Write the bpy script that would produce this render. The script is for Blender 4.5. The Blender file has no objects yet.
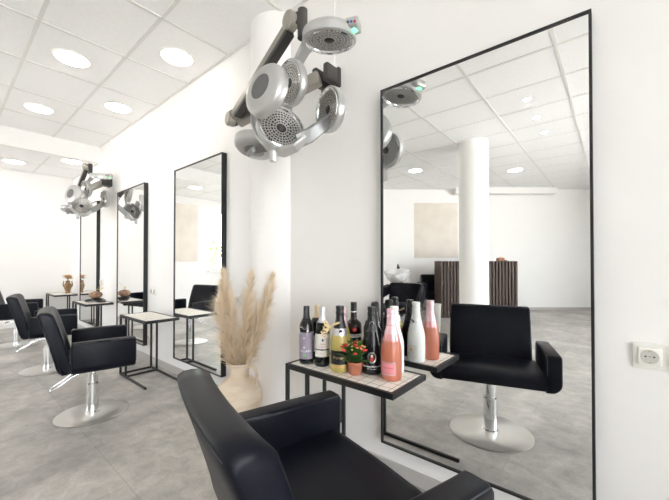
import bpy, bmesh, math, random
from mathutils import Vector, Matrix, Euler
PI = math.pi
random.seed(7)
S = 1.1                                   # all numbers below are in units of 1.1 m
scene = bpy.context.scene
COL = scene.collection
V = Vector

# ------------------------------------------------------------------ materials
def new_mat(name):
    m = bpy.data.materials.new(name); m.use_nodes = True
    return m, m.node_tree, m.node_tree.nodes['Principled BSDF']

def mat(name, col, rough=.5, metal=0., **k):
    m, nt, b = new_mat(name)
    b.inputs['Base Color'].default_value = (*col, 1)
    b.inputs['Roughness'].default_value = rough
    b.inputs['Metallic'].default_value = metal
    for key, v in k.items():
        b.inputs[key.replace('_', ' ')].default_value = v
    return m

def add(nt, t, **k):
    n = nt.nodes.new(t)
    for a, v in k.items(): setattr(n, a, v)
    return n

def noisy(name, c1, c2, scale=6, rough=.5, metal=0., bump=0., bscale=None, detail=6, stretch=(1, 1, 1), lo=.35, hi=.65, **k):
    """two-tone noise material with optional bump, in object space"""
    m, nt, b = new_mat(name)
    tc = add(nt, 'ShaderNodeTexCoord'); mp = add(nt, 'ShaderNodeMapping')
    mp.inputs['Scale'].default_value = stretch
    nt.links.new(tc.outputs['Object'], mp.inputs['Vector'])
    n = add(nt, 'ShaderNodeTexNoise'); n.inputs['Scale'].default_value = scale; n.inputs['Detail'].default_value = detail
    nt.links.new(mp.outputs[0], n.inputs['Vector'])
    r = add(nt, 'ShaderNodeValToRGB')
    r.color_ramp.elements[0].position = lo; r.color_ramp.elements[1].position = hi
    r.color_ramp.elements[0].color = (*c1, 1); r.color_ramp.elements[1].color = (*c2, 1)
    nt.links.new(n.outputs['Fac'], r.inputs['Fac']); nt.links.new(r.outputs['Color'], b.inputs['Base Color'])
    b.inputs['Roughness'].default_value = rough; b.inputs['Metallic'].default_value = metal
    for key, v in k.items(): b.inputs[key.replace('_', ' ')].default_value = v
    if bump:
        n2 = add(nt, 'ShaderNodeTexNoise'); n2.inputs['Scale'].default_value = bscale or scale * 4; n2.inputs['Detail'].default_value = 4
        nt.links.new(mp.outputs[0], n2.inputs['Vector'])
        bp = add(nt, 'ShaderNodeBump'); bp.inputs['Strength'].default_value = bump; bp.inputs['Distance'].default_value = .004
        nt.links.new(n2.outputs['Fac'], bp.inputs['Height']); nt.links.new(bp.outputs['Normal'], b.inputs['Normal'])
    return m

M = {}
M['wall'] = noisy('white wall paint', (.872, .858, .842), (.885, .873, .858), 3, .6, bump=.05, bscale=160)
M['ceil'] = noisy('mineral ceiling tile', (.86, .86, .86), (.885, .885, .885), 40, .75, bump=.12, bscale=220)
M['tbar'] = mat('ceiling grid bar', (.74, .73, .71), .45)
M['skirt'] = mat('grey vinyl skirting', (.50, .48, .465), .45)
M['leather'] = noisy('black leather', (.0024, .0031, .0070), (.0042, .0054, .0115), 9, .40, bump=.08, bscale=420, Specular_IOR_Level=.19)  # bluish base puts the sky's reflection into the leather colour
M['seam'] = mat('dark stitching', (.05, .052, .06), .55)
M['chrome'] = mat('polished chrome', (.86, .87, .88), .07, 1.)
M['blackmetal'] = mat('black powder coated steel', (.012, .012, .013), .42)
M['mirror'] = mat('mirror glass', (.935, .95, .945), .0, 1.)
M['silver'] = mat('silver lacquered plastic', (.50, .50, .495), .34, .55)
M['silverdark'] = mat('grey silver plastic', (.27, .27, .27), .40, .5)
M['taupe'] = mat('taupe metal arm', (.36, .335, .30), .38, .55)
M['darkplastic'] = mat('dark grey plastic', (.045, .043, .04), .45)
M['capgrey'] = mat('mid grey plastic cap', (.12, .12, .12), .5)
M['grillback'] = mat('dark heater recess', (.02, .02, .02), .6)
M['grillwire'] = mat('grille metal', (.55, .54, .52), .3, .9)
M['white_plastic'] = mat('white plastic', (.82, .81, .77), .35)
M['socket_hole'] = mat('socket contact', (.03, .03, .03), .5)
M['brass'] = mat('brass contact', (.6, .42, .2), .35, .9)
M['ceramic'] = mat('white ceramic', (.88, .88, .87), .12)
M['lamp_rim'] = mat('white lamp rim', (.82, .80, .76), .4)

def emis(name, col, s):
    m = bpy.data.materials.new(name); m.use_nodes = True; nt = m.node_tree
    nt.nodes.remove(nt.nodes['Principled BSDF'])
    e = add(nt, 'ShaderNodeEmission'); e.inputs['Color'].default_value = (*col, 1); e.inputs['Strength'].default_value = s
    nt.links.new(e.outputs[0], nt.nodes['Material Output'].inputs['Surface'])
    return m
M['diffuser'] = emis('warm lit diffuser', (1, .92, .81), 9)
M['spot'] = emis('lit spot lens', (1, .94, .86), 40)
M['led'] = emis('green indicator light', (.25, .9, .45), 1.2)

def brushed():
    m, nt, b = new_mat('brushed stainless steel')
    b.inputs['Base Color'].default_value = (.74, .725, .70, 1); b.inputs['Metallic'].default_value = 1
    b.inputs['Roughness'].default_value = .33
    b.inputs['Anisotropic'].default_value = .7
    tg = add(nt, 'ShaderNodeTangent'); tg.direction_type = 'RADIAL'; tg.axis = 'Z'
    nt.links.new(tg.outputs[0], b.inputs['Tangent'])
    return m
M['steel'] = brushed()

def floor_mat():
    m, nt, b = new_mat('grey stone look vinyl tiles')
    tc = add(nt, 'ShaderNodeTexCoord')
    br = add(nt, 'ShaderNodeTexBrick'); br.offset = .5
    for k, v in dict(Scale=1, Brick_Width=.84, Row_Height=.42, Mortar_Size=.0016, Mortar_Smooth=.2, Bias=0.).items():
        br.inputs[k.replace('_', ' ')].default_value = v
    br.inputs['Color1'].default_value = (.40, .378, .355, 1); br.inputs['Color2'].default_value = (.475, .452, .425, 1)
    br.inputs['Mortar'].default_value = (.33, .31, .29, 1)
    nt.links.new(tc.outputs['Object'], br.inputs['Vector'])
    mix = br.outputs['Color']
    for sc, det, lo, hi, a in ((2.3, 8, .3, .72, .55), (14, 8, .3, .7, .32), (90, 4, .3, .7, .16)):
        n = add(nt, 'ShaderNodeTexNoise'); n.inputs['Scale'].default_value = sc; n.inputs['Detail'].default_value = det
        n.inputs['Distortion'].default_value = .6 if sc < 20 else 0
        nt.links.new(tc.outputs['Object'], n.inputs['Vector'])
        r = add(nt, 'ShaderNodeMapRange'); r.inputs['From Min'].default_value = lo; r.inputs['From Max'].default_value = hi
        r.inputs['To Min'].default_value = 1 - a * .55; r.inputs['To Max'].default_value = 1 + a * .45
        nt.links.new(n.outputs['Fac'], r.inputs['Value'])
        mx = add(nt, 'ShaderNodeMix', data_type='RGBA', blend_type='MULTIPLY'); mx.inputs['Factor'].default_value = 1
        nt.links.new(mix, mx.inputs['A']); nt.links.new(r.outputs[0], mx.inputs['B'])
        mix = mx.outputs['Result']
    nt.links.new(mix, b.inputs['Base Color'])
    b.inputs['Roughness'].default_value = .42
    b.inputs['Specular IOR Level'].default_value = .4
    bp = add(nt, 'ShaderNodeBump'); bp.inputs['Strength'].default_value = .25; bp.inputs['Distance'].default_value = .001
    nt.links.new(br.outputs['Fac'], bp.inputs['Height']); bp.invert = True
    nt.links.new(bp.outputs['Normal'], b.inputs['Normal'])
    return m
M['floor'] = floor_mat()

def table_tile():
    m, nt, b = new_mat('cream mosaic tiles')
    tc = add(nt, 'ShaderNodeTexCoord')
    br = add(nt, 'ShaderNodeTexBrick'); br.offset = 0.
    for k, v in dict(Scale=1, Brick_Width=.0485, Row_Height=.0485, Mortar_Size=.0011, Mortar_Smooth=.1, Bias=0.).items():
        br.inputs[k.replace('_', ' ')].default_value = v
    br.inputs['Color1'].default_value = (.90, .85, .775, 1); br.inputs['Color2'].default_value = (.93, .89, .825, 1)
    br.inputs['Mortar'].default_value = (.10, .085, .07, 1)
    nt.links.new(tc.outputs['Object'], br.inputs['Vector'])
    nt.links.new(br.outputs['Color'], b.inputs['Base Color'])
    b.inputs['Roughness'].default_value = .35
    return m
M['tiletop'] = table_tile()

def pane_glass():
    m = bpy.data.materials.new('window glass'); m.use_nodes = True; nt = m.node_tree
    nt.nodes.remove(nt.nodes['Principled BSDF'])
    t = add(nt, 'ShaderNodeBsdfTransparent'); g = add(nt, 'ShaderNodeBsdfGlossy'); g.inputs['Roughness'].default_value = .02
    f = add(nt, 'ShaderNodeFresnel'); f.inputs['IOR'].default_value = 1.45
    mx = add(nt, 'ShaderNodeMixShader')
    nt.links.new(f.outputs[0], mx.inputs[0]); nt.links.new(t.outputs[0], mx.inputs[1]); nt.links.new(g.outputs[0], mx.inputs[2])
    nt.links.new(mx.outputs[0], nt.nodes['Material Output'].inputs['Surface'])
    return m
M['glass'] = pane_glass()

# ------------------------------------------------------------------ mesh helpers
class MB:
    """collects shapes into one mesh"""
    def __init__(s): s.bm = bmesh.new()
    def box(s, c, size, rot=None, bev=0., seg=3):
        t = bmesh.new()
        bmesh.ops.create_cube(t, size=1)
        for v in t.verts: v.co = V((v.co.x * size[0], v.co.y * size[1], v.co.z * size[2]))
        if bev: bmesh.ops.bevel(t, geom=t.edges[:], offset=bev, segments=seg, profile=.5, affect='EDGES')
        mtx = Matrix.Translation(V(c)) @ (rot.to_matrix().to_4x4() if rot else Matrix())
        s.merge(t, mtx); return s
    def merge(s, t, mtx=None):
        if mtx is not None: bmesh.ops.transform(t, matrix=mtx, verts=t.verts)
        me = bpy.data.meshes.new('tmp'); t.to_mesh(me); t.free()
        s.bm.from_mesh(me); bpy.data.meshes.remove(me)
    def lathe(s, prof, seg=40, mtx=None, a0=0, a1=2 * PI, close=True):
        """prof: (r, z) list, about Z"""
        t = bmesh.new(); full = abs(a1 - a0 - 2 * PI) < 1e-6
        n = seg if full else seg + 1
        rings = []
        for r, z in prof:
            if r < 1e-6: rings.append([t.verts.new((0, 0, z))]); continue
            rings.append([t.verts.new((r * math.cos(a0 + (a1 - a0) * i / seg), r * math.sin(a0 + (a1 - a0) * i / seg), z)) for i in range(n)])
        for A, B in zip(rings, rings[1:]):
            m = seg
            for i in range(m):
                j = (i + 1) % n
                if len(A) == 1 and len(B) == 1: continue
                if len(A) == 1: t.faces.new((A[0], B[j], B[i]))
                elif len(B) == 1: t.faces.new((A[i], A[j], B[0]))
                else: t.faces.new((A[i], A[j], B[j], B[i]))
        bmesh.ops.recalc_face_normals(t, faces=t.faces)
        s.merge(t, mtx); return s
    def tube(s, pts, r, seg=10, caps=True, closed=False):
        """r: float or list"""
        pts = [V(p) for p in pts]; n = len(pts)
        rs = r if isinstance(r, (list, tuple)) else [r] * n
        t = bmesh.new(); rings = []
        up = V((0, 0, 1)); prevx = None
        for i, p in enumerate(pts):
            if closed: d = pts[(i + 1) % n] - pts[i - 1]
            else: d = pts[min(i + 1, n - 1)] - pts[max(i - 1, 0)]
            d.normalize()
            if prevx is None:
                x = d.cross(up if abs(d.z) < .95 else V((1, 0, 0))).normalized()
            else:
                x = (prevx - d * prevx.dot(d)).normalized()
            prevx = x; y = d.cross(x)
            rings.append([t.verts.new(p + (x * math.cos(2 * PI * k / seg) + y * math.sin(2 * PI * k / seg)) * rs[i]) for k in range(seg)])
        rng = range(n) if closed else range(n - 1)
        for i in rng:
            A, B = rings[i], rings[(i + 1) % n]
            for k in range(seg): t.faces.new((A[k], A[(k + 1) % seg], B[(k + 1) % seg], B[k]))
        if caps and not closed:
            t.faces.new(rings[0][::-1]); t.faces.new(rings[-1])
        bmesh.ops.recalc_face_normals(t, faces=t.faces)
        s.merge(t); return s
    def bar(s, a, b, w, h, side=None, bev=0.):
        """rectangular bar between points, w along side dir, h along the third"""
        a, b = V(a), V(b); d = (b - a); L = d.length; d.normalize()
        sd = V(side) if side else d.cross(V((0, 0, 1)) if abs(d.z) < .95 else V((1, 0, 0)))
        sd = (sd - d * sd.dot(d)).normalized(); u = d.cross(sd)
        t = bmesh.new(); bmesh.ops.create_cube(t, size=1)
        for v in t.verts: v.co = V((v.co.x * L, v.co.y * w, v.co.z * h))
        if bev: bmesh.ops.bevel(t, geom=t.edges[:], offset=bev, segments=2, profile=.5, affect='EDGES')
        m = Matrix((d, sd, u)).transposed().to_4x4(); m.translation = (a + b) / 2
        s.merge(t, m); return s
    def band(s, pts, w, th, widthdir):
        """flat curved band through pts; widthdir list or vector; w float or list"""
        pts = [V(p) for p in pts]; n = len(pts); t = bmesh.new(); rings = []
        ws = w if isinstance(w, (list, tuple)) else [w] * n
        for i, p in enumerate(pts):
            d = (pts[min(i + 1, n - 1)] - pts[max(i - 1, 0)]).normalized()
            wd = V(widthdir[i] if isinstance(widthdir, list) else widthdir)
            wd = (wd - d * wd.dot(d)).normalized(); u = d.cross(wd)
            W, T = ws[i] / 2, th / 2; c = min(T * .7, W * .5)
            q = [(-W, -T + c), (-W + c, -T), (W - c, -T), (W, -T + c), (W, T - c), (W - c, T), (-W + c, T), (-W, T - c)]
            rings.append([t.verts.new(p + wd * x + u * y) for x, y in q])
        for A, B in zip(rings, rings[1:]):
            for k in range(8): t.faces.new((A[k], A[(k + 1) % 8], B[(k + 1) % 8], B[k]))
        t.faces.new(rings[0][::-1]); t.faces.new(rings[-1])
        bmesh.ops.recalc_face_normals(t, faces=t.faces)
        s.merge(t); return s
    def ball(s, c, r, sub=2, sc=(1, 1, 1)):
        t = bmesh.new(); bmesh.ops.create_icosphere(t, subdivisions=sub, radius=r)
        s.merge(t, Matrix.Translation(V(c)) @ Matrix.Diagonal((*sc, 1))); return s
    def poly(s, pts, th=0, dirn=(0, 0, 1)):
        t = bmesh.new(); f = t.faces.new([t.verts.new(p) for p in pts])
        if th:
            r = bmesh.ops.extrude_face_region(t, geom=[f])
            bmesh.ops.translate(t, verts=[v for v in r['geom'] if isinstance(v, bmesh.types.BMVert)], vec=V(dirn) * th)
            bmesh.ops.recalc_face_normals(t, faces=t.faces)
        s.merge(t); return s
    def build(s, name, m, parent=None, smooth=True, ang=38):
        bm = s.bm
        bm.normal_update()
        if smooth:
            for f in bm.faces: f.smooth = True
            lim = math.radians(ang)
            for e in bm.edges:
                e.smooth = not (len(e.link_faces) == 2 and e.calc_face_angle(0) > lim)
        me = bpy.data.meshes.new(name); bm.to_mesh(me); bm.free()
        me.materials.append(M[m] if isinstance(m, str) else m)
        o = bpy.data.objects.new(name, me); COL.objects.link(o)
        if parent: o.parent = parent
        return o

def empty(name, loc=(0, 0, 0), rz=0):
    o = bpy.data.objects.new(name, None); COL.objects.link(o)
    o.location = loc; o.rotation_euler = (0, 0, rz); o.empty_display_size = .05
    return o
def tag(o, label, cat, group=None):
    o['label'] = label; o['category'] = cat
    if group: o['group'] = group
    return o
def struct(o): o['kind'] = 'structure'; return o
def copy_tree(o, parent=None):
    c = o.copy(); COL.objects.link(c)
    if parent: c.parent = parent
    for ch in list(o.children): copy_tree(ch, c)
    return c
def orient(o, n, loc, spin=0):
    """local +Z towards n"""
    q = V((0, 0, 1)).rotation_difference(V(n).normalized())
    o.rotation_euler = (q.to_matrix() @ Matrix.Rotation(spin, 3, 'Z')).to_euler(); o.location = loc
def text_mesh(body, size, shear=0., sx=1., bold=0.):
    cu = bpy.data.curves.new('t', 'FONT'); cu.body = body; cu.size = size; cu.shear = shear
    cu.align_x = 'CENTER'; cu.align_y = 'CENTER'; cu.resolution_u = 3; cu.extrude = 0; cu.offset = bold
    o = bpy.data.objects.new('t', cu); COL.objects.link(o)
    dg = bpy.context.evaluated_depsgraph_get(); dg.update()
    me = bpy.data.meshes.new_from_object(o.evaluated_get(dg))
    bpy.data.objects.remove(o); bpy.data.curves.remove(cu)
    for v in me.vertices: v.co.x *= sx
    return me
def wrap_text(name, body, size, rad, z, ang, m, parent, **k):
    """text on a cylinder of radius rad about the parent's z axis"""
    me = text_mesh(body, size, **k)
    for v in me.vertices:
        a = ang + v.co.x / rad
        v.co = V((rad * math.cos(a), rad * math.sin(a), z + v.co.y))
    me.materials.append(M[m] if isinstance(m, str) else m)
    o = bpy.data.objects.new(name, me); COL.objects.link(o); o.parent = parent
    return o

# ------------------------------------------------------------------ room shell
H, HL, BX = 2.556, 2.345, -5.30            # ceiling, low ceiling, bulkhead position
XF, XR = -6.69, 2.4                        # far wall, window wall
OB0 = V((-4.56, -4.04, 0)); OBD = V((.766, -.643, 0)); OBN = V((.643, .766, 0))   # oblique back wall, direction, inward normal
OBL = 9.12
def ob(s, inward=0, z=0): p = OB0 + OBD * s + OBN * inward; p.z = z; return p
YB = ob(OBL).y

struct(MB().box(((XF + XR) / 2, YB / 2, -.05), (XR - XF + .4, -YB + .6, .1)).build('floor', 'floor', smooth=False))
mb = MB()
mb.box(((BX + XR) / 2, YB / 2, H + .05), (XR - BX + .2, -YB + .6, .1))
mb.box(((XF + BX) / 2 - .09, -2.1, HL + .06), (BX - XF + .06, 4.3, .12))
struct(mb.build('ceiling', 'ceil', smooth=False))
struct(MB().box((BX - .06, -2.1, (H + HL) / 2), (.12, 4.2, H - HL + .004)).build('wall_bulkhead', 'wall', smooth=False))
struct(MB().box(((XF + XR) / 2, .06, 1.3), (XR - XF + .24, .12, 2.75)).build('wall_mirror_side', 'wall', smooth=False))
# far wall with one window opening
WY0, WY1, WZ0, WZ1 = -3.62, -2.42, .83, 2.13
mb = MB()
def slab(y0, y1, z0, z1, x=XF - .06): mb.box((x, (y0 + y1) / 2, (z0 + z1) / 2), (.12, y1 - y0, z1 - z0))
slab(WY1, 0.0, -.05, 2.65); slab(-4.16, WY0, -.05, 2.65); slab(WY0, WY1, -.05, WZ0); slab(WY0, WY1, WZ1, 2.65)
struct(mb.build('wall_far', 'wall', smooth=False))
BWX0, BWX1, BWZ0, BWZ1 = -6.5, -4.75, .15, 2.2
mb = MB()
def bslab(x0, x1, z0, z1): mb.box(((x0 + x1) / 2, -4.10, (z0 + z1) / 2), (x1 - x0, .12, z1 - z0))
bslab(XF - .1, BWX0, -.05, 2.65); bslab(BWX1, OB0.x + .02, -.05, 2.65); bslab(BWX0, BWX1, -.05, BWZ0); bslab(BWX0, BWX1, BWZ1, 2.65)
struct(mb.build('wall_back', 'wall', smooth=False))
struct(MB().bar(ob(-.04, -.06, 1.3), ob(OBL, -.06, 1.3), .12, 2.7, side=OBN).build('wall_back_angled', 'wall', smooth=False))
# right wall with storefront openings
wins = [(-3.0, -.75), (-5.6, -3.2)]
SZ0, SZ1 = .12, 2.38
mb = MB()
def rslab(y0, y1, z0, z1): slab(y0, y1, z0, z1, XR + .06)
rslab(-.75, .0, -.05, 2.65); rslab(YB - .1, -5.6, -.05, 2.65); rslab(-3.2, -3.0, -.05, 2.65)
for y0, y1 in wins: rslab(y0, y1, -.05, SZ0); rslab(y0, y1, SZ1, 2.65)
struct(mb.build('wall_right', 'wall', smooth=False))
def window(n, x, y0, y1, z0, z1, mull, fm, at=None, rz=0):
    w = struct(empty('window_%d' % n, at or (x, (y0 + y1) / 2, z0), rz))
    W, Hh = y1 - y0, z1 - z0; f = MB()
    for y in (-W / 2 + .025, W / 2 - .025): f.box((0, y, Hh / 2), (.06, .05, Hh))
    for z in (.025, Hh - .025): f.box((0, 0, z), (.06, W - .1, .05))
    for k in range(1, mull): f.box((0, -W / 2 + W * k / mull, Hh / 2), (.05, .05, Hh - .1))
    f.build('window_frame', fm, w, smooth=False)
    MB().box((0, 0, Hh / 2), (.008, W - .09, Hh - .09)).build('pane', 'glass', w, smooth=False)
for i, (y0, y1) in enumerate(wins): window(i + 1, XR + .05, y0, y1, SZ0, SZ1, 2, 'white_plastic')
window(4, XF - .06, WY0, WY1, WZ0, WZ1, 2, 'white_plastic')
window(5, 0, BWX0, BWX1, BWZ0, BWZ1, 2, 'white_plastic', ((BWX0 + BWX1) / 2, -4.09, BWZ0), PI / 2)  # unseen window, added to push daylight into the left end and its ceiling
mb = MB().box((XF + .03, (WY0 + WY1) / 2, WZ0 - .015), (.1, WY1 - WY0 + .06, .03), bev=.004)
struct(mb.build('trim_window_sill', 'white_plastic'))

# engaged round pillar on the mirror wall, and the free pillar
struct(MB().lathe([(.2, 0), (.2, H)], 72, Matrix.Translation((-1.713, .08, 0))).build('wall_pillar', 'wall'))
def vp(o, dep, z=0):
    """a point of the back area, o to the right and dep away along the angled axis"""
    return V((.7662 * o - .6426 * dep, 1.332 - .6426 * o - .7662 * dep, z))
RB = math.radians(-40)                     # rotation of things standing square to the angled wall
pc = vp(.42 * 1.318, 4.31)
pc = vp((473.8 - 334.5) / 333 * 4.31, 4.31)
struct(MB().lathe([(.178, 0), (.178, H)], 72, Matrix.Translation(pc)).build('wall_pillar_round', 'wall'))

# skirting
def skirt(name, a, b, nrm, h=.058):
    a, b = V(a), V(b); n = V(nrm)
    return struct(MB().bar(a + n * .006 + V((0, 0, h / 2)), b + n * .006 + V((0, 0, h / 2)), .012, h, side=n).build(name, 'skirt', smooth=False))
skirt('baseboard_mirror_side', (XF, 0, 0), (-1.89, 0, 0), (0, -1, 0))
skirt('baseboard_mirror_side_right', (-1.535, 0, 0), (XR, 0, 0), (0, -1, 0))
skirt('baseboard_far', (XF, -.02, 0), (XF, -4.02, 0), (1, 0, 0))
skirt('baseboard_back', (XF + .02, -4.04, 0), (OB0.x, -4.04, 0), (0, 1, 0))
skirt('baseboard_angled', ob(.01), ob(OBL - .1), OBN)

# ceiling grid bars
def back_y(x): return -4.04 if x < OB0.x else OB0.y + (x - OB0.x) * OBD.y / OBD.x
def back_x(y): return XR if y > -4.04 else 0
mb = MB()
x = -.307 + .628 * 4
while x > XF:
    hi = x > BX; z = H if hi else HL
    y1 = back_y(x) + .01
    mb.box((x, y1 / 2, z - .0015), (.022, -y1, .006))
    x -= .628
k = 0
while True:
    y = -.4975 * k - (.011 if k == 0 else 0); k += 1
    if y < -9.6: break
    x0 = BX if y > -4.04 else OB0.x + (y - OB0.y) * OBD.x / OBD.y
    mb.box(((x0 + XR) / 2, y, H - .0015), (XR - x0, .022, .006))
    if y > -4.04: mb.box(((XF + BX - .12) / 2, y, HL - .0015), (BX - .12 - XF, .022, .006))
struct(mb.build('trim_ceiling_grid', 'tbar', smooth=False))
# cable ducts up the wall
for xx, z0 in ((-1.183, 2.04), (-4.86, 2.03)):
    struct(MB().box((xx, -.005, (z0 + H) / 2), (.03, .01, H - z0 - .01)).build('trim_cable_duct', 'wall', smooth=False))
# soffit at the angled wall
o0, o1 = 122.0 / 333 * 6.85, 223.5 / 333 * 6.85
a, b = vp(o0, 6.95, 2.493), vp(o1, 6.95, 2.493)
struct(MB().bar(a, b, .2, .125, side=OBN).build('trim_soffit', 'wall', smooth=False))
# flush door in the angled wall beside the pillar
d = struct(empty('door_1', vp((494 - 334.5) / 333 * 7.1 - .12, 7.075, 0), RB))
MB().box((0, .004, .86), (.62, .02, 1.72)).build('door_leaf', 'wall', d, smooth=False)
f = MB()
for sx in (-.33, .33): f.box((sx, .006, .88), (.035, .026, 1.76))
f.box((0, .006, 1.742), (.62, .026, .035)); f.build('door_frame', 'white_plastic', d, smooth=False)

# ------------------------------------------------------------------ ceiling lamps
def make_lamp():
    t = empty('ceiling_lamp')
    MB().lathe([(.108, 0), (.120, 0), (.122, -.005), (.118, -.008), (.108, -.007), (.108, -.002)], 48).build('rim', 'lamp_rim', t)
    MB().lathe([(0, -.0055), (.1085, -.0055), (.1085, -.002)], 48).build('diffuser', 'diffuser', t)
    return t
lamps = [(-3.149, -.754, H, 'round warm ceiling lamp, larger left one of the nearest pair above the chairs'),
         (-2.519, -.249, H, 'round warm ceiling lamp close to the mirror wall, nearest the big hood dryer'),
         (-4.424, -.755, H, 'round warm ceiling lamp on the left just in front of the bulkhead'),
         (-3.791, -.251, H, 'round warm ceiling lamp near the wall, second one from the hood dryer'),
         (-6.10, -.755, HL, 'round warm lamp in the lowered ceiling, left one at the far wall'),
         (-5.50, -.263, HL, 'round warm lamp in the lowered ceiling above the far hood dryer'),
         (-5.72, -1.62, HL, 'round warm lamp in the lowered ceiling mirrored in the second mirror'),
         (-2.555, -3.834, H, 'round warm lamp seen in the big mirror left of the round pillar'),
         (-1.258, -4.887, H, 'round warm lamp seen in the big mirror right of the round pillar')]
L0 = make_lamp()
for i, (x, y, z, lab) in enumerate(lamps):
    o = L0 if i == 0 else copy_tree(L0)
    o.location = (x, y, z - .0005); tag(o, lab, 'ceiling lamp', 'round ceiling lamps')
def make_spot():
    t = empty('ceiling_spotlight')
    MB().lathe([(.034, 0), (.045, 0), (.046, -.004), (.034, -.006)], 28).build('rim', 'lamp_rim', t)
    MB().lathe([(0, -.004), (.034, -.004), (.034, 0)], 28).build('lens', 'spot', t)
    return t
S0 = make_spot()
for i, (x, y, lab) in enumerate(((-.62, -2.258, 'small recessed spotlight in the big mirror, highest of the three'),
                                 (-.62, -2.774, 'small recessed spotlight in the big mirror, middle of the three'),
                                 (-.62, -3.296, 'small recessed spotlight in the big mirror, lowest of the three'))):
    o = S0 if i == 0 else copy_tree(S0)
    o.location = (x, y, H - .0005); tag(o, lab, 'spotlight', 'recessed spotlights')

# ------------------------------------------------------------------ wall mirrors
def make_mirror(w, h):
    t = empty('wall_mirror'); d = .04; fw = .008
    f = MB()
    for sx in (-w / 2 + fw / 2, w / 2 - fw / 2): f.box((sx, -d / 2, h / 2), (fw, d, h))
    for z in (fw / 2, h - fw / 2): f.box((0, -d / 2, z), (w - 2 * fw, d, fw))
    f.build('frame', 'blackmetal', t, smooth=False)
    MB().box((0, -.017, h / 2), (w - 2 * fw, .034, h - 2 * fw)).build('mirror_glass', 'mirror', t, smooth=False)
    return t
MZ = .148
mm = [(-.4515, .803, 'large black framed wall mirror behind the bottles, reflecting the near chair'),
      (-2.630, .786, 'tall black framed wall mirror left of the pampas grass, reflecting a chair and table'),
      (-4.096, .800, 'tall black framed wall mirror, third from the right, reflecting the far hood dryer'),
      (-5.678, .806, 'tall narrow looking black framed mirror farthest away in the corner behind the far hood dryer')]
for x, w, lab in mm:
    o = make_mirror(w, 1.68); o.location = (x, 0, MZ); tag(o, lab, 'mirror', 'wall mirrors')

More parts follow.
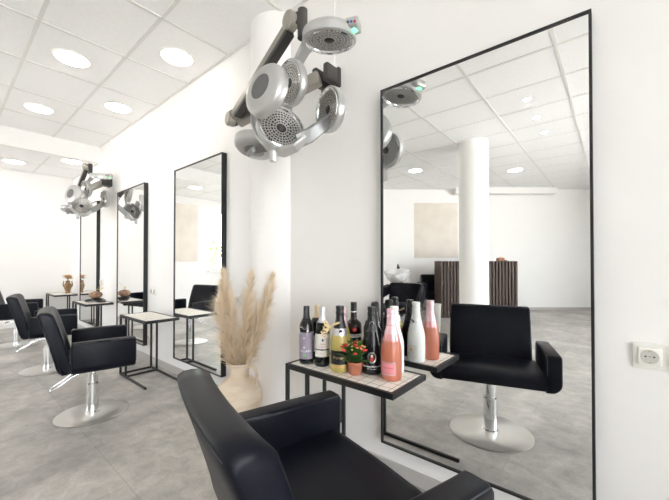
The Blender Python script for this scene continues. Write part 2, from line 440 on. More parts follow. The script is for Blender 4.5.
# ------------------------------------------------------------------ styling chairs
def make_chair():
    t = empty('styling_chair')
    MB().lathe([(0, 0), (.221, 0), (.226, .003), (.226, .007), (.221, .010), (.06, .0145), (0, .0145)], 96).build('base_plate', 'steel', t)
    p = MB().lathe([(.038, .0146), (.038, .205), (.033, .209), (.0, .209)], 40).build('post', 'chrome', t)
    MB().lathe([(.031, .2095), (.031, .318)], 40).build('piston', 'chrome', p)
    MB().lathe([(.043, .0147), (.043, .02), (.039, .023)], 40).build('collar', 'chrome', p)
    m = MB().box((0, -.01, .333), (.20, .20, .022), bev=.004)
    m.box((0, 0, .306), (.085, .075, .034), bev=.006); m.build('mounting_plate', 'chrome', t)
    MB().tube([(.03, -.02, .300), (.095, .0, .300)], .009, 12).ball((.098, .0, .300), .014).build('locking_knob', 'chrome', t)
    pts = [(.045, -.01, .302), (.047, -.06, .300), (.048, -.12, .280), (.048, -.18, .238), (.046, -.225, .212), (.034, -.238, .206),
           (-.034, -.238, .206), (-.046, -.225, .212), (-.042, -.18, .238), (-.036, -.12, .280), (-.03, -.06, .300), (-.025, -.01, .302)]
    MB().tube(pts, .0072, 10).build('pump_lever', 'chrome', t)
    # seat: upholstered pan between the arms, front edge rolled
    prof = [(-.14, .350), (.195, .346), (.222, .352), (.232, .372), (.231, .398), (.218, .415), (.19, .424), (.10, .424), (-.05, .416), (-.14, .412)]
    s = MB(); tb = bmesh.new(); secs = []
    for x in (-.252, -.21, -.12, 0, .12, .21, .252):
        k = 1 - (abs(x) / .252) ** 2
        secs.append([tb.verts.new((x, y, z + (.007 * k if z > .405 else 0))) for y, z in prof])
    for A, B in zip(secs, secs[1:]):
        for i in range(len(prof)): tb.faces.new((A[i], A[(i + 1) % len(prof)], B[(i + 1) % len(prof)], B[i]))
    tb.faces.new(secs[0][::-1]); tb.faces.new(secs[-1])
    bmesh.ops.recalc_face_normals(tb, faces=tb.faces)
    s.merge(tb); s.build('seat', 'leather', t, ang=50)
    # arms: padded panels, the lower outer edge rolled under
    for sg in (-1, 1):
        tb = bmesh.new(); W, H0, H1, Y0, Y1 = .070, .346, .536, -.128, .238
        c0 = .249
        # section in x-z with rounded corners
        def arc(cx, cz, r, a0, a1, n=5): return [(cx + r * math.cos(a0 + (a1 - a0) * i / n), cz + r * math.sin(a0 + (a1 - a0) * i / n)) for i in range(n + 1)]
        sec = arc(c0 + .012, H1 - .012, .012, PI, PI / 2, 4) + arc(c0 + W - .016, H1 - .016, .016, PI / 2, 0, 4) + arc(c0 + W - .05, H0 + .05, .05, 0, -PI / 2, 7) + [(c0, H0)]
        prevs = None
        ys = [(Y0, .010), (Y0 + .003, .004), (Y0 + .01, 0), ((Y0 + Y1) / 2, -.0015), (Y1 - .014, 0), (Y1 - .004, .005), (Y1, .014)]
        cx, cz = c0 + W / 2, (H0 + H1) / 2
        rings = []
        for y, ins in ys:
            ring = []
            for x, z in sec:
                dx = -ins if x > cx else ins; dz = -ins if z > cz else ins
                ring.append(tb.verts.new((sg * (x + dx), y, z + dz)))
            rings.append(ring)
        n = len(sec)
        for A, B in zip(rings, rings[1:]):
            for i in range(n): tb.faces.new((A[i], A[(i + 1) % n], B[(i + 1) % n], B[i]))
        tb.faces.new(rings[0][::-1]); tb.faces.new(rings[-1])
        bmesh.ops.recalc_face_normals(tb, faces=tb.faces)
        q = MB(); q.merge(tb); a = q.build('armrest', 'leather', t, ang=50)
        xo = sg * (c0 + W - .004); xi = sg * (c0 + .004)
        q = MB()
        q.tube([(xo, Y0 + .01, H1 - .006), (xo, Y1 - .012, H1 - .006), (xo, Y1 - .004, H1 - .02), (xo, Y1 - .003, H0 + .055)], .0021, 6)
        q.tube([(xi, Y0 + .01, H1 - .004), (xi, Y1 - .010, H1 - .005), (xi, Y1 - .002, H1 - .02), (xi, Y1 - .002, H0 + .09)], .0021, 6)
        q.build('stitch_highlight', 'seam', a)  # tubes paler than the leather, drawing the highlight along the stitched edges
    # backrest: slab leaning back with a soft forward bend, rounded top
    tb = bmesh.new()
    path = [(-0.129, .346), (-0.1264, .385), (-0.1331, .43), (-0.1591, .53), (-0.1901, .63), (-0.2152, .70)]   # front face y,z
    def bsec(x):
        c = -.012 * (1 - (abs(x) / .238) ** 2)              # slightly hollow
        f = [(y + c * min(1, max(0, (z - .36) / .1)), z) for y, z in path]
        T = .062
        top = [(-0.2285, .711), (-0.242, .717), (-0.2629, .719), (-0.2823, .717), (-0.2939, .711), (-0.2972, .700)]
        back = [(-0.2731, .63), (-0.2421, .53), (-0.2151, .43), (-0.2054, .385), (-0.1904, .352), (-0.1715, .338), (-0.1545, .337)]
        return f + [(y + c, z) for y, z in top] + [(y + c * (min(1, max(0, (z - .36) / .1))), z) for y, z in back]
    xs = [-.237, -.235, -.226, -.16, -.08, 0, .08, .16, .226, .235, .237]; secs = []
    for x in xs:
        sec = bsec(x); ins = {.237: .014, .235: .006}.get(round(abs(x), 3), 0)
        my = sum(y for y, z in sec) / len(sec)
        r = []
        for y, z in sec:
            mid = -.165 - (z - .346) * .25
            r.append(tb.verts.new((x, y + (ins if y < mid else -ins), z - (ins if z > .69 else 0) + (ins if z < .36 else 0))))
        secs.append(r)
    n = len(secs[0])
    for A, B in zip(secs, secs[1:]):
        for i in range(n): tb.faces.new((A[i], A[(i + 1) % n], B[(i + 1) % n], B[i]))
    tb.faces.new(secs[0][::-1]); tb.faces.new(secs[-1])
    bmesh.ops.recalc_face_normals(tb, faces=tb.faces)
    q = MB(); q.merge(tb); bk = q.build('backrest', 'leather', t, ang=50)
    q = MB()
    for sg in (-1, 1):
        for dd in (.008, .013):
            xx = sg * (.2355 - dd * .15)
            q.tube([(xx, y + dd, z) for y, z in ((-0.2087, .40), (-0.2171, .44), (-0.2436, .53), (-0.2746, .63), (-0.2969, .695))], .0012, 5)
    for dd in (0, .006):
        q.tube([(x, -0.2968 - .012 * (1 - (abs(x) / .23) ** 2) + dd * .6, .7015 + dd) for x in (-.215, -.15, -.08, 0, .08, .15, .215)], .0012, 5)
    q.build('stitching', 'seam', bk)
    return t
C0 = make_chair()
chairs = [((-.567, -.778), -16.6, 'black leather styling chair in the foreground, cut off by the bottom edge'),
          ((-2.66, -.728), -12, 'black leather styling chair on a steel disc, second from the front, side on'),
          ((-4.08, -.722), -12, 'black leather styling chair third from the front, partly behind the second'),
          ((-5.56, -.77), -14, 'black leather styling chair farthest back, cut off by the left edge')]
for i, ((x, y), rz, lab) in enumerate(chairs):
    o = C0 if i == 0 else copy_tree(C0)
    o.location = (x, y, 0); o.rotation_euler.z = math.radians(rz)
    if i: o.scale = (.9, .9, .985)
    tag(o, lab, 'chair', 'black styling chairs')

# ------------------------------------------------------------------ side tables
TZ = .535
def make_table():
    """origin at the far-left floor corner on the room side; length along +x, depth along +y"""
    t = empty('side_table'); L, D = .567, .272; q = .0155
    f = MB()
    for y in (q / 2, D - q / 2): f.box((L / 2, y, TZ - .0115), (L, q, .023), bev=.001, seg=1)
    for x in (q / 2, L - q / 2): f.box((x, D / 2, TZ - .0115), (q, D - 2 * q, .023), bev=.001, seg=1)
    f.build('top_frame', 'blackmetal', t, smooth=False)
    MB().box((L / 2, D / 2, TZ - .009), (L - 2 * q, D - 2 * q, .014)).build('tile_top', 'tiletop', t, smooth=False)
    for x in (q / 2, .135):
        for y in (q / 2, D - q / 2):
            MB().box((x, y, (TZ - .023 + q) / 2), (q, q, TZ - .023 - q), bev=.001, seg=1).build('leg', 'blackmetal', t, smooth=False)
    for y in (q / 2, D - q / 2): MB().box((L / 2, y, q / 2), (L, q, q), bev=.001, seg=1).build('floor_rail', 'blackmetal', t, smooth=False)
    for x in (q / 2, .135): MB().box((x, D / 2, q / 2), (q, D - 2 * q, q), bev=.001, seg=1).build('cross_rail', 'blackmetal', t, smooth=False)
    return t
T0 = make_table()
tabs = [((-1.168, -.362), 'narrow black framed side table with cream tiles holding the wine bottles'),
        ((-3.40, -.345), 'empty black framed side table with cream tiled top beside the second mirror'),
        ((-5.04, -.345), 'black framed side table with cream top under the dark dish and stone'),
        ((-6.66, -.330), 'black framed side table with cream top at the far wall under the flower jug')]
for i, ((x, y), lab) in enumerate(tabs):
    o = T0 if i == 0 else copy_tree(T0)
    o.location = (x, y, 0); tag(o, lab, 'table', 'black framed side tables')

# ------------------------------------------------------------------ hood dryers
def make_head(parent, loc, n, r=.117, spin=0, cap='capgrey'):
    """a round heater head: housing mesh with local +Z on the grille side"""
    k = r / .117
    P = lambda L: [(a * k, b * k) for a, b in L]
    h = MB().lathe(P([(0, -.036), (.050, -.0348), (.088, -.0305), (.104, -.0255), (.1125, -.017), (.1160, -.006), (.117, .006), (.117, .020), (.113, .024), (.107, .022), (.106, .008), (.0, .008)]), 64).build('heater_head', 'silver', parent)
    orient(h, n, loc, spin)
    MB().lathe(P([(.1065, .0085), (.1065, .027), (.102, .030), (.096, .024), (.093, .010)]), 64).build('chrome_ring', 'chrome', h)
    MB().lathe(P([(0, -.0368), (.053, -.0354), (.056, -.0342)]), 40).build('back_cap', cap, h)
    MB().lathe(P([(0, .0095), (.094, .0095)]), 40).build('recess', 'grillback', h)
    g = MB(); zz = .016 * k
    for rr in (.026, .040, .0535, .067, .0805, .093):
        g.tube([(rr * k * math.cos(a * 2 * PI / 40), rr * k * math.sin(a * 2 * PI / 40), zz) for a in range(40)], .0026 * k, 5, closed=True)
    for rr0, rr1, nn in ((.026, .0535, 16), (.0535, .0805, 30), (.0805, .093, 44)):
        for a in range(nn):
            an = a * 2 * PI / nn
            g.bar((rr0 * k * math.cos(an), rr0 * k * math.sin(an), zz), (rr1 * k * math.cos(an), rr1 * k * math.sin(an), zz), .0042 * k, .003 * k)
    g.build('grille', 'grillwire', h)
    MB().lathe(P([(0, .024), (.012, .024), (.018, .020), (.021, .0095)]), 28).build('hub', 'darkplastic', h)
    return h
def make_dryer(theta=0., shift=(0, 0, 0), E=(-.530, -.29, 1.845)):
    RZ = Matrix.Rotation(theta, 3, 'Z'); shift = V(shift); E = V(E)
    t = empty('hood_dryer')
    # wall bracket with two cheeks and pivot
    b = MB().box((0, -.012, 2.005), (.13, .024, .105), bev=.006)
    for sx in (-.04, .04): b.box((sx, -.06, 2.005), (.036, .095, .095), bev=.012)
    b.build('wall_bracket', 'darkplastic', t)
    Tp0 = V((.108, -.40, 2.066)); Tp = RZ @ Tp0 + shift; B0 = V((-.015, -.085, 1.995))
    a = MB().bar(B0, E + V((.03, .02, -.01)), .05, .075, side=(0, 1, 0), bev=.01).build('lower_arm', 'taupe', t)
    d = (Tp - E).normalized()
    u = MB().bar(E, Tp, .052, .036, side=(0, 0, 1), bev=.006).build('upper_arm', 'taupe', t)
    sidev = d.cross(V((0, 0, 1))).normalized()
    if sidev.y > 0: sidev = -sidev
    dn = sidev.cross(d); dn = dn if dn.z < 0 else -dn
    MB().bar(E + d * .07 + dn * .030, Tp - d * .03 + dn * .030, .026, .044, side=dn, bev=.004).build('spring_cover', 'darkplastic', u)
    for nm, c in (('elbow_cap', E), ('shoulder_cap', Tp)):
        m = Matrix.Translation(c + sidev * .018) @ V((0, 0, 1)).rotation_difference(sidev).to_matrix().to_4x4()
        MB().lathe([(0, .014), (.034, .013), (.040, .006), (.040, -.030), (0, -.030)], 36, m).build(nm, 'taupe', t)
    q = MB().box(E + V((-.03, .035, .03)), (.05, .05, .085), bev=.008); q.build('elbow_block', 'darkplastic', t)
    hs = V((.157, -.385, 2.05))
    q = MB().tube([hs + V((0, 0, .052)), hs + V((0, 0, -.072))], .022, 20)
    q.bar(Tp0, hs + V((0, 0, .015)), .04, .05, bev=.004)
    q.build('swivel_joint', 'darkplastic', t)
    # heads
    Tn = V((.276, -.345, 1.956)); A = V((.078, -.521, 1.721)); Bc = V((.074, -.37, 1.815))
    Cc = V((.030, -.40, 1.605)); Dc = V((.172, -.215, 1.718)); Ec = V((-.150, -.405, 1.572))
    make_head(t, Tn, (-.10, .12, -.99), .114)
    make_head(t, A, (-.04, .96, -.15), .113)
    make_head(t, Bc, (-.14, -.96, -.14), .099)
    make_head(t, Cc, (.80, -.36, .22), .112)
    make_head(t, Dc, (-.28, -.95, -.06), .104)
    make_head(t, Ec, (-.06, .26, .96), .102, cap='silverdark')
    # control box on the top head
    cb = MB().box(Tn + V((.112, .018, .002)), (.058, .066, .038), Euler((0, 0, math.radians(22))), bev=.009).build('control_box', 'silver', t)
    for (dx, dy), m in zip(((-.005, -.022), (.009, -.013), (.022, -.003)), ('capgrey', 'blue', 'red')):
        MB().ball(Tn + V((.122 + dx * .8, -.006 + dy * .8, -.006)), .0055, 2).build('button', m, cb)
    MB().box(Tn + V((.112, .018, -.019)), (.036, .026, .006), bev=.002).build('indicator', 'led', cb)
    # silver neck from the top head over the pair of heads and behind them
    pts = [V((.185, -.36, 1.962)), V((.13, -.352, 1.945)), V((.075, -.335, 1.925)), V((.01, -.325, 1.90)), V((-.02, -.32, 1.84)), V((-.02, -.32, 1.77)), V((.0, -.34, 1.69))]
    MB().band(pts, [.085, .08, .075, .08, .085, .085, .08], .020, [(.4, -.8, .1), (.45, -.8, -.2), (.5, -.8, -.2), (.7, -.6, 0), (.9, 0, .2), (.9, 0, .1), (.9, 0, .1)]).build('neck_band', 'silver', t)
    # cradle sweeping from the left head round under the lower head
    pts = [V((-.030, -.47, 1.755)), V((-.085, -.455, 1.705)), V((-.105, -.445, 1.645)), V((-.080, -.435, 1.575)), V((-.02, -.43, 1.522)), V((.055, -.42, 1.492)), V((.125, -.395, 1.505)), V((.150, -.36, 1.55))]
    MB().band(pts, [.05, .065, .08, .085, .085, .08, .065, .05], .014, (.55, -.80, .15)).build('cradle_band', 'silver', t)
    pts = [V((.110, -.37, 1.545)), V((.143, -.33, 1.572)), V((.158, -.26, 1.632)), V((.172, -.19, 1.695))]
    MB().band(pts, [.065, .065, .06, .055], .020, (.2, -.2, 1)).build('side_arm', 'silverdark', t)
    pts = [V((-.03, -.40, 1.545)), V((-.09, -.42, 1.545)), Ec + V((-.01, -.02, -.028))]
    MB().band(pts, [.05, .05, .05], .018, (0, -.8, .6)).build('side_arm', 'silverdark', t)
    MB().lathe([(0, -.040), (.014, -.040), (.017, -.035), (.017, .01), (0, .01)], 20, Matrix.Translation(V((.035, -.445, 1.488)))).build('grip_knob', 'silver', t)
    q = MB().box(Ec + V((.015, -.033, -.042)), (.085, .026, .024), Euler((.45, 0, -.35)), bev=.005); q.build('handle', 'silverdark', t)
    for ch in t.children:                     # swing the hood round on its arm
        if ch.name.split('.')[0] not in ('wall_bracket', 'lower_arm', 'upper_arm', 'elbow_cap', 'shoulder_cap', 'elbow_block'):
            ch.location = RZ @ ch.location + shift; ch.rotation_euler = (RZ @ ch.rotation_euler.to_matrix()).to_euler()
    return t
M['blue'] = mat('blue button', (.05, .15, .5), .4); M['red'] = mat('red button', (.55, .03, .03), .4)
D0 = make_dryer(); D0.location = (-1.19, 0, 0)
tag(D0, 'large silver hood dryer with round heater heads on a wall arm above the bottle table', 'hood dryer', 'wall mounted hood dryers')
o = make_dryer(math.radians(20), (-.15, .06, .065), (-.417, -.26, 1.90)); o.location = (-4.86, 0, 0)
tag(o, 'far silver hood dryer on the wall beside the third mirror', 'hood dryer', 'wall mounted hood dryers')

# ------------------------------------------------------------------ bottles
CAM = V((0, -1.4, 1.0))
def facing(x, y): return math.atan2(CAM.y - y, CAM.x - x)
M['wine'] = mat('dark wine bottle glass', (.008, .010, .009), .06, Specular_IOR_Level=.6)
M['amberdark'] = mat('dark brown liqueur glass', (.018, .007, .005), .06, Specular_IOR_Level=.6)
M['blackmatt'] = mat('satin black bottle', (.012, .012, .014), .26)
M['gold_glass'] = mat('frosted yellow sparkling wine bottle', (.58, .47, .13), .30, Transmission_Weight=.25, Subsurface_Weight=.0)
M['rose'] = mat('frosted rose wine bottle', (.66, .215, .13), .28, Transmission_Weight=.25)
M['white_bottle'] = mat('white lacquered bottle', (.84, .84, .82), .22)
M['foil_black'] = mat('black foil', (.014, .014, .016), .32)
M['foil_silver'] = mat('silver foil', (.62, .62, .64), .28, .8)
M['foil_pink'] = mat('pink foil', (.80, .52, .56), .3, .25)
M['foil_pinkdeep'] = mat('rose metallic foil', (.78, .36, .36), .28, .5)
M['foil_white'] = mat('white foil', (.84, .83, .80), .3)
M['foil_cream'] = mat('cream foil', (.72, .58, .40), .35, .2)
M['lab_purple'] = noisy('muted purple paper', (.27, .235, .29), (.31, .27, .33), 60, .6)
M['lab_white'] = noisy('off white paper', (.70, .66, .62), (.78, .74, .70), 60, .6)
M['lab_black'] = mat('black paper label', (.014, .014, .016), .4)
M['lab_pink'] = mat('pink label', (.74, .27, .30), .4)
M['lab_blue'] = mat('dark blue label', (.015, .025, .08), .4)
M['lab_red'] = mat('red label', (.55, .03, .03), .4)
M['gold'] = mat('gold print', (.75, .55, .24), .35, .6)
M['ink'] = mat('dark ink', (.02, .02, .025), .5)
M['inkred'] = mat('dark red ink', (.45, .05, .06), .5)
M['inkwhite'] = mat('white ink', (.85, .85, .85), .5)
M['inkgreen'] = mat('green ink', (.15, .55, .15), .5)
M['skin'] = mat('pale print', (.75, .55, .42), .5)
M['straw'] = noisy('straw raffia', (.68, .50, .24), (.80, .64, .36), 60, .6)

WINE = [(0, .002), (.028, 0), (.0325, .003), (.0335, .010), (.0335, .168), (.0315, .184), (.0245, .200), (.0165, .212), (.0138, .222), (.0132, .245), (.0132, .262)]
CHAMP = [(0, .002), (.035, 0), (.0405, .004), (.0415, .012), (.0415, .110), (.0400, .135), (.0340, .163), (.0255, .195), (.0190, .222), (.0165, .245), (.0158, .268)]
def patch(name, rfn, z0, z1, ang, half, m, parent, off=.0005, nz=1):
    """curved label patch following the body radius"""
    t = MB(); bm = bmesh.new(); N = 18; g = []
    for j in range(nz + 1):
        z = z0 + (z1 - z0) * j / nz; r = rfn(z) + off
        g.append([bm.verts.new((r * math.cos(ang - half + 2 * half * i / N), r * math.sin(ang - half + 2 * half * i / N), z)) for i in range(N + 1)])
    for A, B in zip(g, g[1:]):
        for i in range(N): bm.faces.new((A[i], A[i + 1], B[i + 1], B[i]))
    t.merge(bm); return t.build(name, m, parent)
def rad(prof):
    def f(z):
        for (r0, a), (r1, b) in zip(prof[2:], prof[3:]):
            if a <= z <= b: return r0 + (r1 - r0) * (z - a) / max(1e-6, b - a)
        return prof[-1][0]
    return f
def disc_on(name, r, z, ang, rx, rz, m, parent, off=.0012, n=24):
    bm = bmesh.new(); vs = []
    for i in range(n):
        a = ang + rx * math.cos(2 * PI * i / n) / r
        vs.append(bm.verts.new(((r + off) * math.cos(a), (r + off) * math.sin(a), z + rz * math.sin(2 * PI * i / n))))
    bm.faces.new(vs); q = MB(); q.merge(bm); return q.build(name, m, parent, smooth=False)
def bottle(loc, prof, glass, name, label, cat='bottle'):
    t = empty(name, (loc[0], loc[1], TZ - .0015)); t.scale = (1, 1, .97); tag(t, label, cat, 'bottles on the tiled table')
    p = prof + [(0, prof[-1][1])]
    MB().lathe(p, 48).build('body', glass, t)
    return t
def capsule(t, prof, z0, m, top=.272, nm='capsule', bead=True, zt=None):
    f = rad(prof); zs = [z0 + (min(prof[-1][1], zt or 9) - z0) * i / 8 for i in range(9)]
    L = [(f(z) + .0011, z) for z in zs]
    if zt is None:
        r = L[-1][0]; L += [(r, top - .003), (r - .003, top), (0, top)]
    return MB().lathe(L, 36).build(nm, m, t)
def champ_cap(t, z0, m, top=.292, wire=None):
    """foil over a mushroom cork"""
    f = rad(CHAMP); L = [(f(z0 + (.250 - z0) * i / 7) + .0012, z0 + (.250 - z0) * i / 7) for i in range(8)]
    L += [(.0185, .2535), (.0192, .258), (.0178, .2625), (.0165, .266), (.0178, .272), (.0186, .280), (.0176, .288), (.012, top - .0008), (0, top)]
    o = MB().lathe(L, 40).build('foil_capsule', m, t)
    return o
fw = rad(WINE); fc = rad(CHAMP)

# purple label red wine
p = (-1.107, -.285); a = facing(*p)
t = bottle(p, WINE, 'wine', 'wine_bottle', 'dark wine bottle with a muted purple label, leftmost on the tiled table')
capsule(t, WINE, .205, 'foil_black')
patch('label', fw, .024, .150, a, 1.35, 'lab_purple', t)
b = MB(); bm = bmesh.new()
pts = [(-1.25, .142), (-.9, .136), (-.5, .139), (-.1, .134), (.3, .140), (.75, .146), (.8, .152), (.45, .157), (.2, .164), (-.1, .168), (-.35, .164), (-.55, .174), (-.85, .178), (-1.1, .172), (-1.3, .167)]
bm.faces.new([bm.verts.new((.0344 * math.cos(a + q), .0344 * math.sin(a + q), z)) for q, z in pts])
bmesh.ops.triangulate(bm, faces=bm.faces); b.merge(bm); b.build('cloud_print', 'inkwhite', t, smooth=False)
wrap_text('label_text', 'VILLARE', .014, .0345, .062, a - .15, 'inkwhite', t, sx=1.1)
for z, r, m in ((.080, .0042, 'inkwhite'), (.124, .0035, 'inkwhite'), (.042, .0055, 'inkgreen')): disc_on('label_print', .0336, z, a - .3, r, r, m, t)
# bottle with cream capsule behind
p = (-1.117, -.200); a = facing(*p)
t = bottle(p, WINE, 'wine', 'wine_bottle', 'bottle with a cream gold capsule, mostly hidden behind the two leftmost wine bottles')
capsule(t, WINE, .205, 'foil_cream', top=.268)
patch('label', fw, .04, .12, a, 1.2, 'lab_white', t)
# white label red wine
p = (-1.022, -.268); a = facing(*p)
t = bottle(p, WINE, 'wine', 'wine_bottle', 'dark wine bottle with silver capsule and two part white label')
capsule(t, WINE, .202, 'foil_silver', top=.276)
patch('label', fw, .082, .152, a, 1.3, 'lab_white', t); patch('label', fw, .046, .077, a, 1.3, 'lab_white', t)
disc_on('crest_print', .0336, .124, a + .05, .004, .006, 'ink', t)
wrap_text('label_text', 'Château', .0085, .0345, .106, a, 'inkred', t); wrap_text('label_text', 'Grand Vin', .0085, .0345, .093, a, 'inkred', t)
wrap_text('label_text', '2018', .006, .0345, .060, a, 'inkred', t)
# yellow sparkling
p = (-.915, -.272); ay = facing(*p)
t = bottle(p, CHAMP, 'gold_glass', 'sparkling_wine_bottle', 'frosted yellow sparkling wine bottle with black label and straw bow')
champ_cap(t, .190, 'foil_black', top=.290)
f = patch('neck_foil', fc, .160, .192, ay, 1.5, 'foil_silver', t, nz=4)
disc_on('neck_crest', fc(.178), .178, ay + .1, .007, .009, 'foil_black', t, off=.002)
patch('label', fc, .036, .096, ay, 1.15, 'lab_black', t); patch('label_band', fc, .022, .034, ay, 1.15, 'gold', t)
wrap_text('label_text', 'Freixenet', .018, .0427, .066, ay, 'gold', t, shear=.35)
bow = empty('straw_bow', (-.935, -.318, TZ + .185)); tag(bow, 'curly straw coloured ribbon bow tied to the neck of the yellow bottle', 'bow')
for nm, pts in (('ribbon_loop', [(0, 0, 0), (-.02, -.004, .012), (-.033, -.004, .004), (-.022, -.006, -.006), (0, 0, 0)]), ('ribbon_loop', [(0, 0, 0), (-.012, -.006, .024), (-.03, -.006, .026), (-.02, -.006, .012), (0, 0, 0)]),
                ('ribbon_tail', [(0, 0, 0), (-.014, -.004, -.02), (-.03, -.004, -.022), (-.038, -.004, -.034), (-.022, -.004, -.04), (-.012, -.003, -.032)]),
                ('ribbon_tail', [(0, 0, 0), (.018, -.004, .015), (.035, -.002, .022), (.052, .004, .030)]),
                ('ribbon_tail', [(-.01, -.003, -.01), (-.035, -.004, -.008), (-.045, -.004, -.02), (-.034, -.004, -.03)])):
    MB().band(pts, .0085, .0012, (.2, .3, .9)).build(nm, 'straw', bow)
MB().ball((0, 0, 0), .008, 2).build('knot', 'straw', bow)
# pink capsule behind
p = (-.972, -.185); a = facing(*p)
t = bottle(p, CHAMP, 'gold_glass', 'sparkling_wine_bottle', 'bottle with pale pink foil neck hidden right behind the yellow bottle')
champ_cap(t, .19, 'foil_pink', top=.288); t.scale = (1, 1, .90)
# liqueur
LIQ = [(0, .002), (.036, 0), (.0385, .004), (.039, .012), (.039, .165), (.036, .180), (.024, .192), (.0165, .198), (.0150, .206), (.0142, .245), (.0142, .258)]
p = (-.975, -.092); a = facing(*p); fl = rad(LIQ)
t = bottle(p, LIQ, 'amberdark', 'liqueur_bottle', 'dark liqueur bottle with round red seal and black screw cap at the back')
capsule(t, LIQ, .240, 'foil_black', top=.284, nm='screw_cap')
patch('neck_ring', fl, .234, .239, a, PI - .01, 'foil_silver', t)
patch('label', fl, .095, .112, a, 1.3, 'lab_blue', t); patch('label', fl, .113, .130, a, 1.3, 'inkwhite', t); patch('label', fl, .05, .094, a, 1.3, 'lab_red', t)
wrap_text('label_text', 'RAMAZZOTTI', .0105, .0400, .1215, a, 'lab_blue', t)
disc_on('seal', .039, .153, a + .1, .011, .011, 'lab_red', t); wrap_text('seal_text', 'R', .010, .0405, .153, a + .1, 'inkwhite', t)
# black sparkling behind
p = (-.850, -.095); a = facing(*p)
t = bottle(p, CHAMP, 'amberdark', 'sparkling_wine_bottle', 'brown black sparkling bottle with black bow, behind the portrait label bottle')
champ_cap(t, .20, 'foil_black', top=.295)
q = MB()
for sg in (-1, 1):
    q.band([(.0, -.028, .215), (sg * .022, -.032, .200), (sg * .036, -.026, .165), (sg * .040, -.022, .130), (sg * .033, -.022, .118)], [.012, .02, .024, .02, .008], .003, (sg * .8, .2, .4))
q.build('ribbon', 'foil_black', t)
# black portrait bottle
p = (-.792, -.208); a = facing(*p)
t = bottle(p, CHAMP, 'blackmatt', 'sparkling_wine_bottle', 'satin black sparkling wine bottle with an oval portrait emblem, right of the potted plant')
champ_cap(t, .185, 'foil_black', top=.288)
disc_on('neck_crest', fc(.215), .215, a, .010, .012, 'foil_silver', t, off=.002); disc_on('neck_crest', fc(.215), .215, a, .007, .009, 'foil_black', t, off=.0026)
disc_on('oval_emblem', .0415, .076, a, .018, .024, 'foil_silver', t); disc_on('oval_field', .0415, .076, a, .0135, .019, 'ink', t, off=.0016)
disc_on('portrait_head', .0415, .083, a, .0048, .0068, 'skin', t, off=.002); disc_on('portrait_coat', .0415, .068, a, .0085, .0085, 'lab_red', t, off=.002)
wrap_text('label_text', 'Fürst von Metternich', .0105, .0425, .038, a, 'inkwhite', t, bold=.0002); wrap_text('label_text', 'SEKT TROCKEN', .006, .0425, .027, a, 'inkwhite', t)
# white bottle
p = (-.724, -.138); a = facing(*p)
t = bottle(p, CHAMP, 'white_bottle', 'sparkling_wine_bottle', 'white lacquered sparkling wine bottle behind the rose one, its label mirrored in the big mirror')
champ_cap(t, .205, 'foil_white', top=.289)
patch('neck_band', fc, .190, .199, a, PI - .01, 'foil_silver', t, off=.0015)
disc_on('neck_crest', fc(.196), .196, PI / 2 + .5, .016, .010, 'darkplastic', t, off=.003)
am = PI / 2 + .45      # side that the mirror shows
patch('label', fc, .02, .085, am, 1.0, 'lab_white', t)
disc_on('label_print', .0415, .062, am - .3, .008, .008, 'gold', t); wrap_text('label_text', 'ICE', .012, .0425, .040, am + .05, 'ink', t); wrap_text('label_text', 'Freixenet', .010, .0425, .074, am + .2, 'gold', t, shear=.3)
# rose bottle
p = (-.690, -.221); a = facing(*p) - .42
t = bottle(p, CHAMP, 'rose', 'sparkling_wine_bottle', 'frosted rose sparkling wine bottle with pink label, front right on the table')
champ_cap(t, .188, 'foil_pink', top=.291); patch('neck_band', fc, .160, .189, a, PI - .01, 'foil_pinkdeep', t, nz=4)
patch('label_border', fc, .026, .078, a, .80, 'foil_silver', t); patch('label', fc, .029, .075, a, .74, 'lab_pink', t, off=.0009)
wrap_text('label_text', 'Freixenet', .013, .0427, .056, a, 'inkred', t, shear=.35)
wrap_text('neck_text', 'Freixenet', .012, .0215, .225, a + .1, 'inkred', t, shear=.35)
am = 2.2
patch('label', fc, .029, .075, am, .6, 'lab_pink', t)

# potted kalanchoe
M['terracotta'] = noisy('terracotta plastic', (.46, .16, .09), (.54, .20, .12), 40, .55)
M['leaf'] = noisy('dark green leaf', (.02, .085, .015), (.05, .16, .03), 40, .38)
M['bloom_red'] = mat('red blossom', (.75, .03, .02), .5)
M['bud'] = noisy('peach and yellow bud', (.75, .30, .16), (.72, .62, .16), 30, .5)
t = empty('potted_kalanchoe', (-.838, -.267, TZ - .0015)); tag(t, 'small red flowering plant in a terracotta pot between the bottles', 'potted plant')
MB().lathe([(0, .001), (.024, 0), (.026, .002), (.0315, .042), (.0325, .043), (.0325, .052), (.030, .052), (.029, .045), (0, .044)], 36).build('pot', 'terracotta', t)
q = MB()
def leaf(q, base, dirn, L, W, curl=.3):
    base = V(base); d = V(dirn).normalized(); side = d.cross(V((0, 0, 1)))
    side = side.normalized() if side.length > .1 else V((1, 0, 0))
    up = side.cross(d); bm = bmesh.new(); rows = []
    for k in range(7):
        s = k / 6; w = W * math.sin(PI * (.08 + .92 * s) ** .8) * .5 + .0006
        c = base + d * L * s - up * (L * curl * s * s) * -1 * 0 + V((0, 0, -L * curl * s * s))
        rows.append([bm.verts.new(c - side * w + up * w * .25), bm.verts.new(c - up * .0), bm.verts.new(c + side * w + up * w * .25)])
    for A, B in zip(rows, rows[1:]):
        for i in range(2): bm.faces.new((A[i], A[i + 1], B[i + 1], B[i]))
    r = bmesh.ops.extrude_face_region(bm, geom=bm.faces[:])
    bmesh.ops.translate(bm, verts=[v for v in r['geom'] if isinstance(v, bmesh.types.BMVert)], vec=up * -.0012)
    bmesh.ops.recalc_face_normals(bm, faces=bm.faces)
    q.merge(bm)
rnd = random.Random(3)
near = [V((-.915, -.272)), V((-.792, -.208)), V((-.697, -.219)), V((-.985, -.18))]
